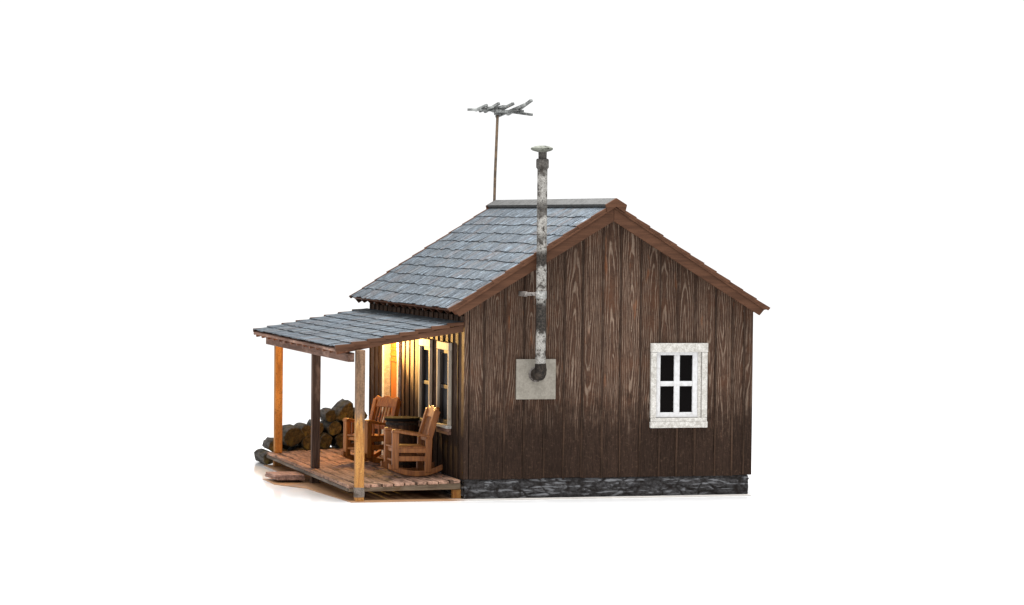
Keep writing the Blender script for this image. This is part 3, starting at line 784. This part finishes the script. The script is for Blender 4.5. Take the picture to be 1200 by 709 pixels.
# ------------------------------------------------------------------ step plank in front of the deck
mb = MB()
st = MB()
st.hexa([(-2.44, 3.46, .10), (-1.93, 3.40, .10), (-1.93, 4.12, .10), (-2.46, 4.16, .10), (-2.44, 3.46, .142), (-1.93, 3.40, .142), (-1.93, 4.12, .142), (-2.46, 4.16, .142)])
stp = empty('porch_step', 'low worn plank step lying on the ground beside the porch deck', 'step')
st.build('tread', M['step'], stp, bevel=.006)
st = MB(); st.hexa([(-2.40, 3.41, .055), (-1.93, 3.36, .055), (-1.93, 4.10, .055), (-2.47, 4.18, .055), (-2.40, 3.41, .098), (-1.93, 3.36, .098), (-1.93, 4.10, .098), (-2.47, 4.18, .098)])
st.build('tread', M['step'], stp, bevel=.006)
for y in (3.55, 4.0):
    st = MB(); st.box(-2.30, -2.0, y-.04, y+.04, 0, .054); st.build('block', M['post_dark'], stp)

# ------------------------------------------------------------------ firewood
def log(x, z, r, y0, ln, label, kind='round'):
    n = 14; mb = MB(); rv = random.random(); ph = random.uniform(0, 6)
    if kind == 'split':
        base = [(-r*1.15, -r*.75), (-r*.2, -r*.95), (r*.75, -r*.8), (r*.82, 0), (r*.72, r*.9), (r*.45, r*1.12), (-r*.1, r*.78), (-r*.75, r*.1)]
    else:
        q = random.uniform(.74, .95); w_ = random.uniform(0, PI)
        base = []
        for k in range(n):
            t = 2*PI*k/n; e = r*(1-(1-q)*abs(math.cos(t-w_))**3)*random.uniform(.88, 1.08)
            base.append((e*math.cos(t), e*math.sin(t)))
    n = len(base); yk = [0, .03, ln*.35, ln*.7, ln-.03, ln]; sc = [.9, 1, random.uniform(.96, 1.03), random.uniform(.95, 1.02), .98, .9]
    dx = random.uniform(-.05, .05); dz = random.uniform(-.015, .015)
    vs = []
    for i, y in enumerate(yk):
        for (a, b) in base:
            j = 1+random.uniform(-.07, .07)
            vs.append((a*sc[i]*j+dx*y, y, b*sc[i]*j+dz*y))
    vs.append((0, -.006, 0)); c0 = len(vs)-1
    fs = [(i*n+k, i*n+(k+1) % n, (i+1)*n+(k+1) % n, (i+1)*n+k) for i in range(len(yk)-1) for k in range(n)]
    mi = [0]*len(fs)
    fs += [(c0, (k+1) % n, k) for k in range(n)]; mi += [1]*n
    fs.append(tuple((len(yk)-1)*n+k for k in range(n))); mi.append(1)
    mb.add(vs, fs, rnd=rv, mi=mi)
    o = mb.build('firewood_log', [M['bark'], M['logend']])
    o.location = (x, y0, z)
    tag(o, label, 'firewood log', 'firewood logs stacked past the porch end')
    return o
g0 = 'dark round log in the bottom row of the firewood pile'
g1 = 'brown round-ended log in the middle rows of the firewood pile'
g2 = 'log near the top of the firewood pile beside the cabin wall'
row1 = [(-1.52, .15), (-1.21, .155), (-.89, .16), (-.57, .155), (-.26, .15), (.05, .155)]
for x, z, r in [(-1.3, .3, .17), (-.95, .3, .17), (-.65, .55, .16), (-.4, .8, .16), (-.2, .5, .16), (-.1, .75, .16), (-.6, .3, .16), (-.2, .25, .16), (-.95, .55, .12)]: log(x, z, r, 8.02, .6, 'dark log in the second rank of the firewood pile, glimpsed between the front logs')
for x, r in row1: log(x, r*.97, r, 7.12+random.uniform(-.03, .05), .85, g0)
for x, z, r in [(-1.10, .62, .12), (-1.06, .40, .15), (-.74, .42, .155), (-.42, .41, .15), (-.10, .40, .15)]: log(x, z, r, 7.13+random.uniform(-.03, .05), .8, g1)
for x, z, r in [(-.88, .655, .135), (-.57, .665, .15), (-.25, .66, .15), (.05, .65, .14)]: log(x, z, r, 7.14+random.uniform(-.03, .05), .8, g1)
for x, z, r in [(-.66, .90, .12), (-.08, .90, .13)]: log(x, z, r, 7.15+random.uniform(-.03, .05), .75, g2)
log(-1.36, .52, .21, 7.12, .85, 'thick grey-barked round log at the left shoulder of the firewood pile')
log(-.36, .96, .18, 7.14, .7, 'pointed split log on the very top of the firewood pile', 'split')
log(-1.83, .13, .13, 7.06, .8, 'grey log on the ground at the left foot of the firewood pile')
log(-1.72, .36, .125, 7.14, .7, 'small reddish log behind the far porch post, resting on the grey ground log')

# ------------------------------------------------------------------ ground, camera, light
mb = MB(); mb.add([(-400, -400, 0), (400, -400, 0), (400, 400, 0), (-400, 400, 0)], [(0, 1, 2, 3)])
structure(mb.build('ground', M['ground']))

cam = bpy.data.cameras.new('camera'); co = bpy.data.objects.new('camera', cam); COL.objects.link(co)
yaw, pitch, roll = 0.27731353969168876, -0.028185435301367225, 0.009664054607924634
cy, sy, cp, sp_ = math.cos(yaw), math.sin(yaw), math.cos(pitch), math.sin(pitch)
fw = Vector((sy*cp, cy*cp, sp_)); rt = Vector((cy, -sy, 0)); up = rt.cross(fw)
r2 = rt*math.cos(roll)+up*math.sin(roll); u2 = -rt*math.sin(roll)+up*math.cos(roll)
m = Matrix((r2, u2, -fw)).transposed().to_4x4(); m.translation = Vector((-12.188476530042449, -45.61157152715713, 4.560616372058983))
co.matrix_world = m
cam.lens = 102; cam.sensor_width = 36; cam.clip_start = .5; cam.clip_end = 2000
SC.camera = co

w = bpy.data.worlds.new('World'); SC.world = w; w.use_nodes = True
bg = w.node_tree.nodes['Background']; bg.inputs[0].default_value = (1, 1, 1, 1); bg.inputs[1].default_value = 1.08
def area(name, loc, target, size, power, col=(1, 1, 1)):
    d = bpy.data.lights.new(name, 'AREA'); d.shape = 'DISK'; d.size = size; d.energy = power; d.color = col
    o = bpy.data.objects.new(name, d); COL.objects.link(o); o.location = loc
    o.rotation_euler = (Vector(target)-Vector(loc)).to_track_quat('-Z', 'Y').to_euler()
area('overhead_softbox', (1, -1, 17), (1.5, 2, 0), 12, 7000)

SC.view_settings.view_transform = 'Standard'; SC.view_settings.look = 'None'; SC.view_settings.exposure = 0; SC.view_settings.gamma = 1
SC.render.engine = 'CYCLES'
SC.cycles.max_bounces = 8
SC.cycles.use_denoising = True
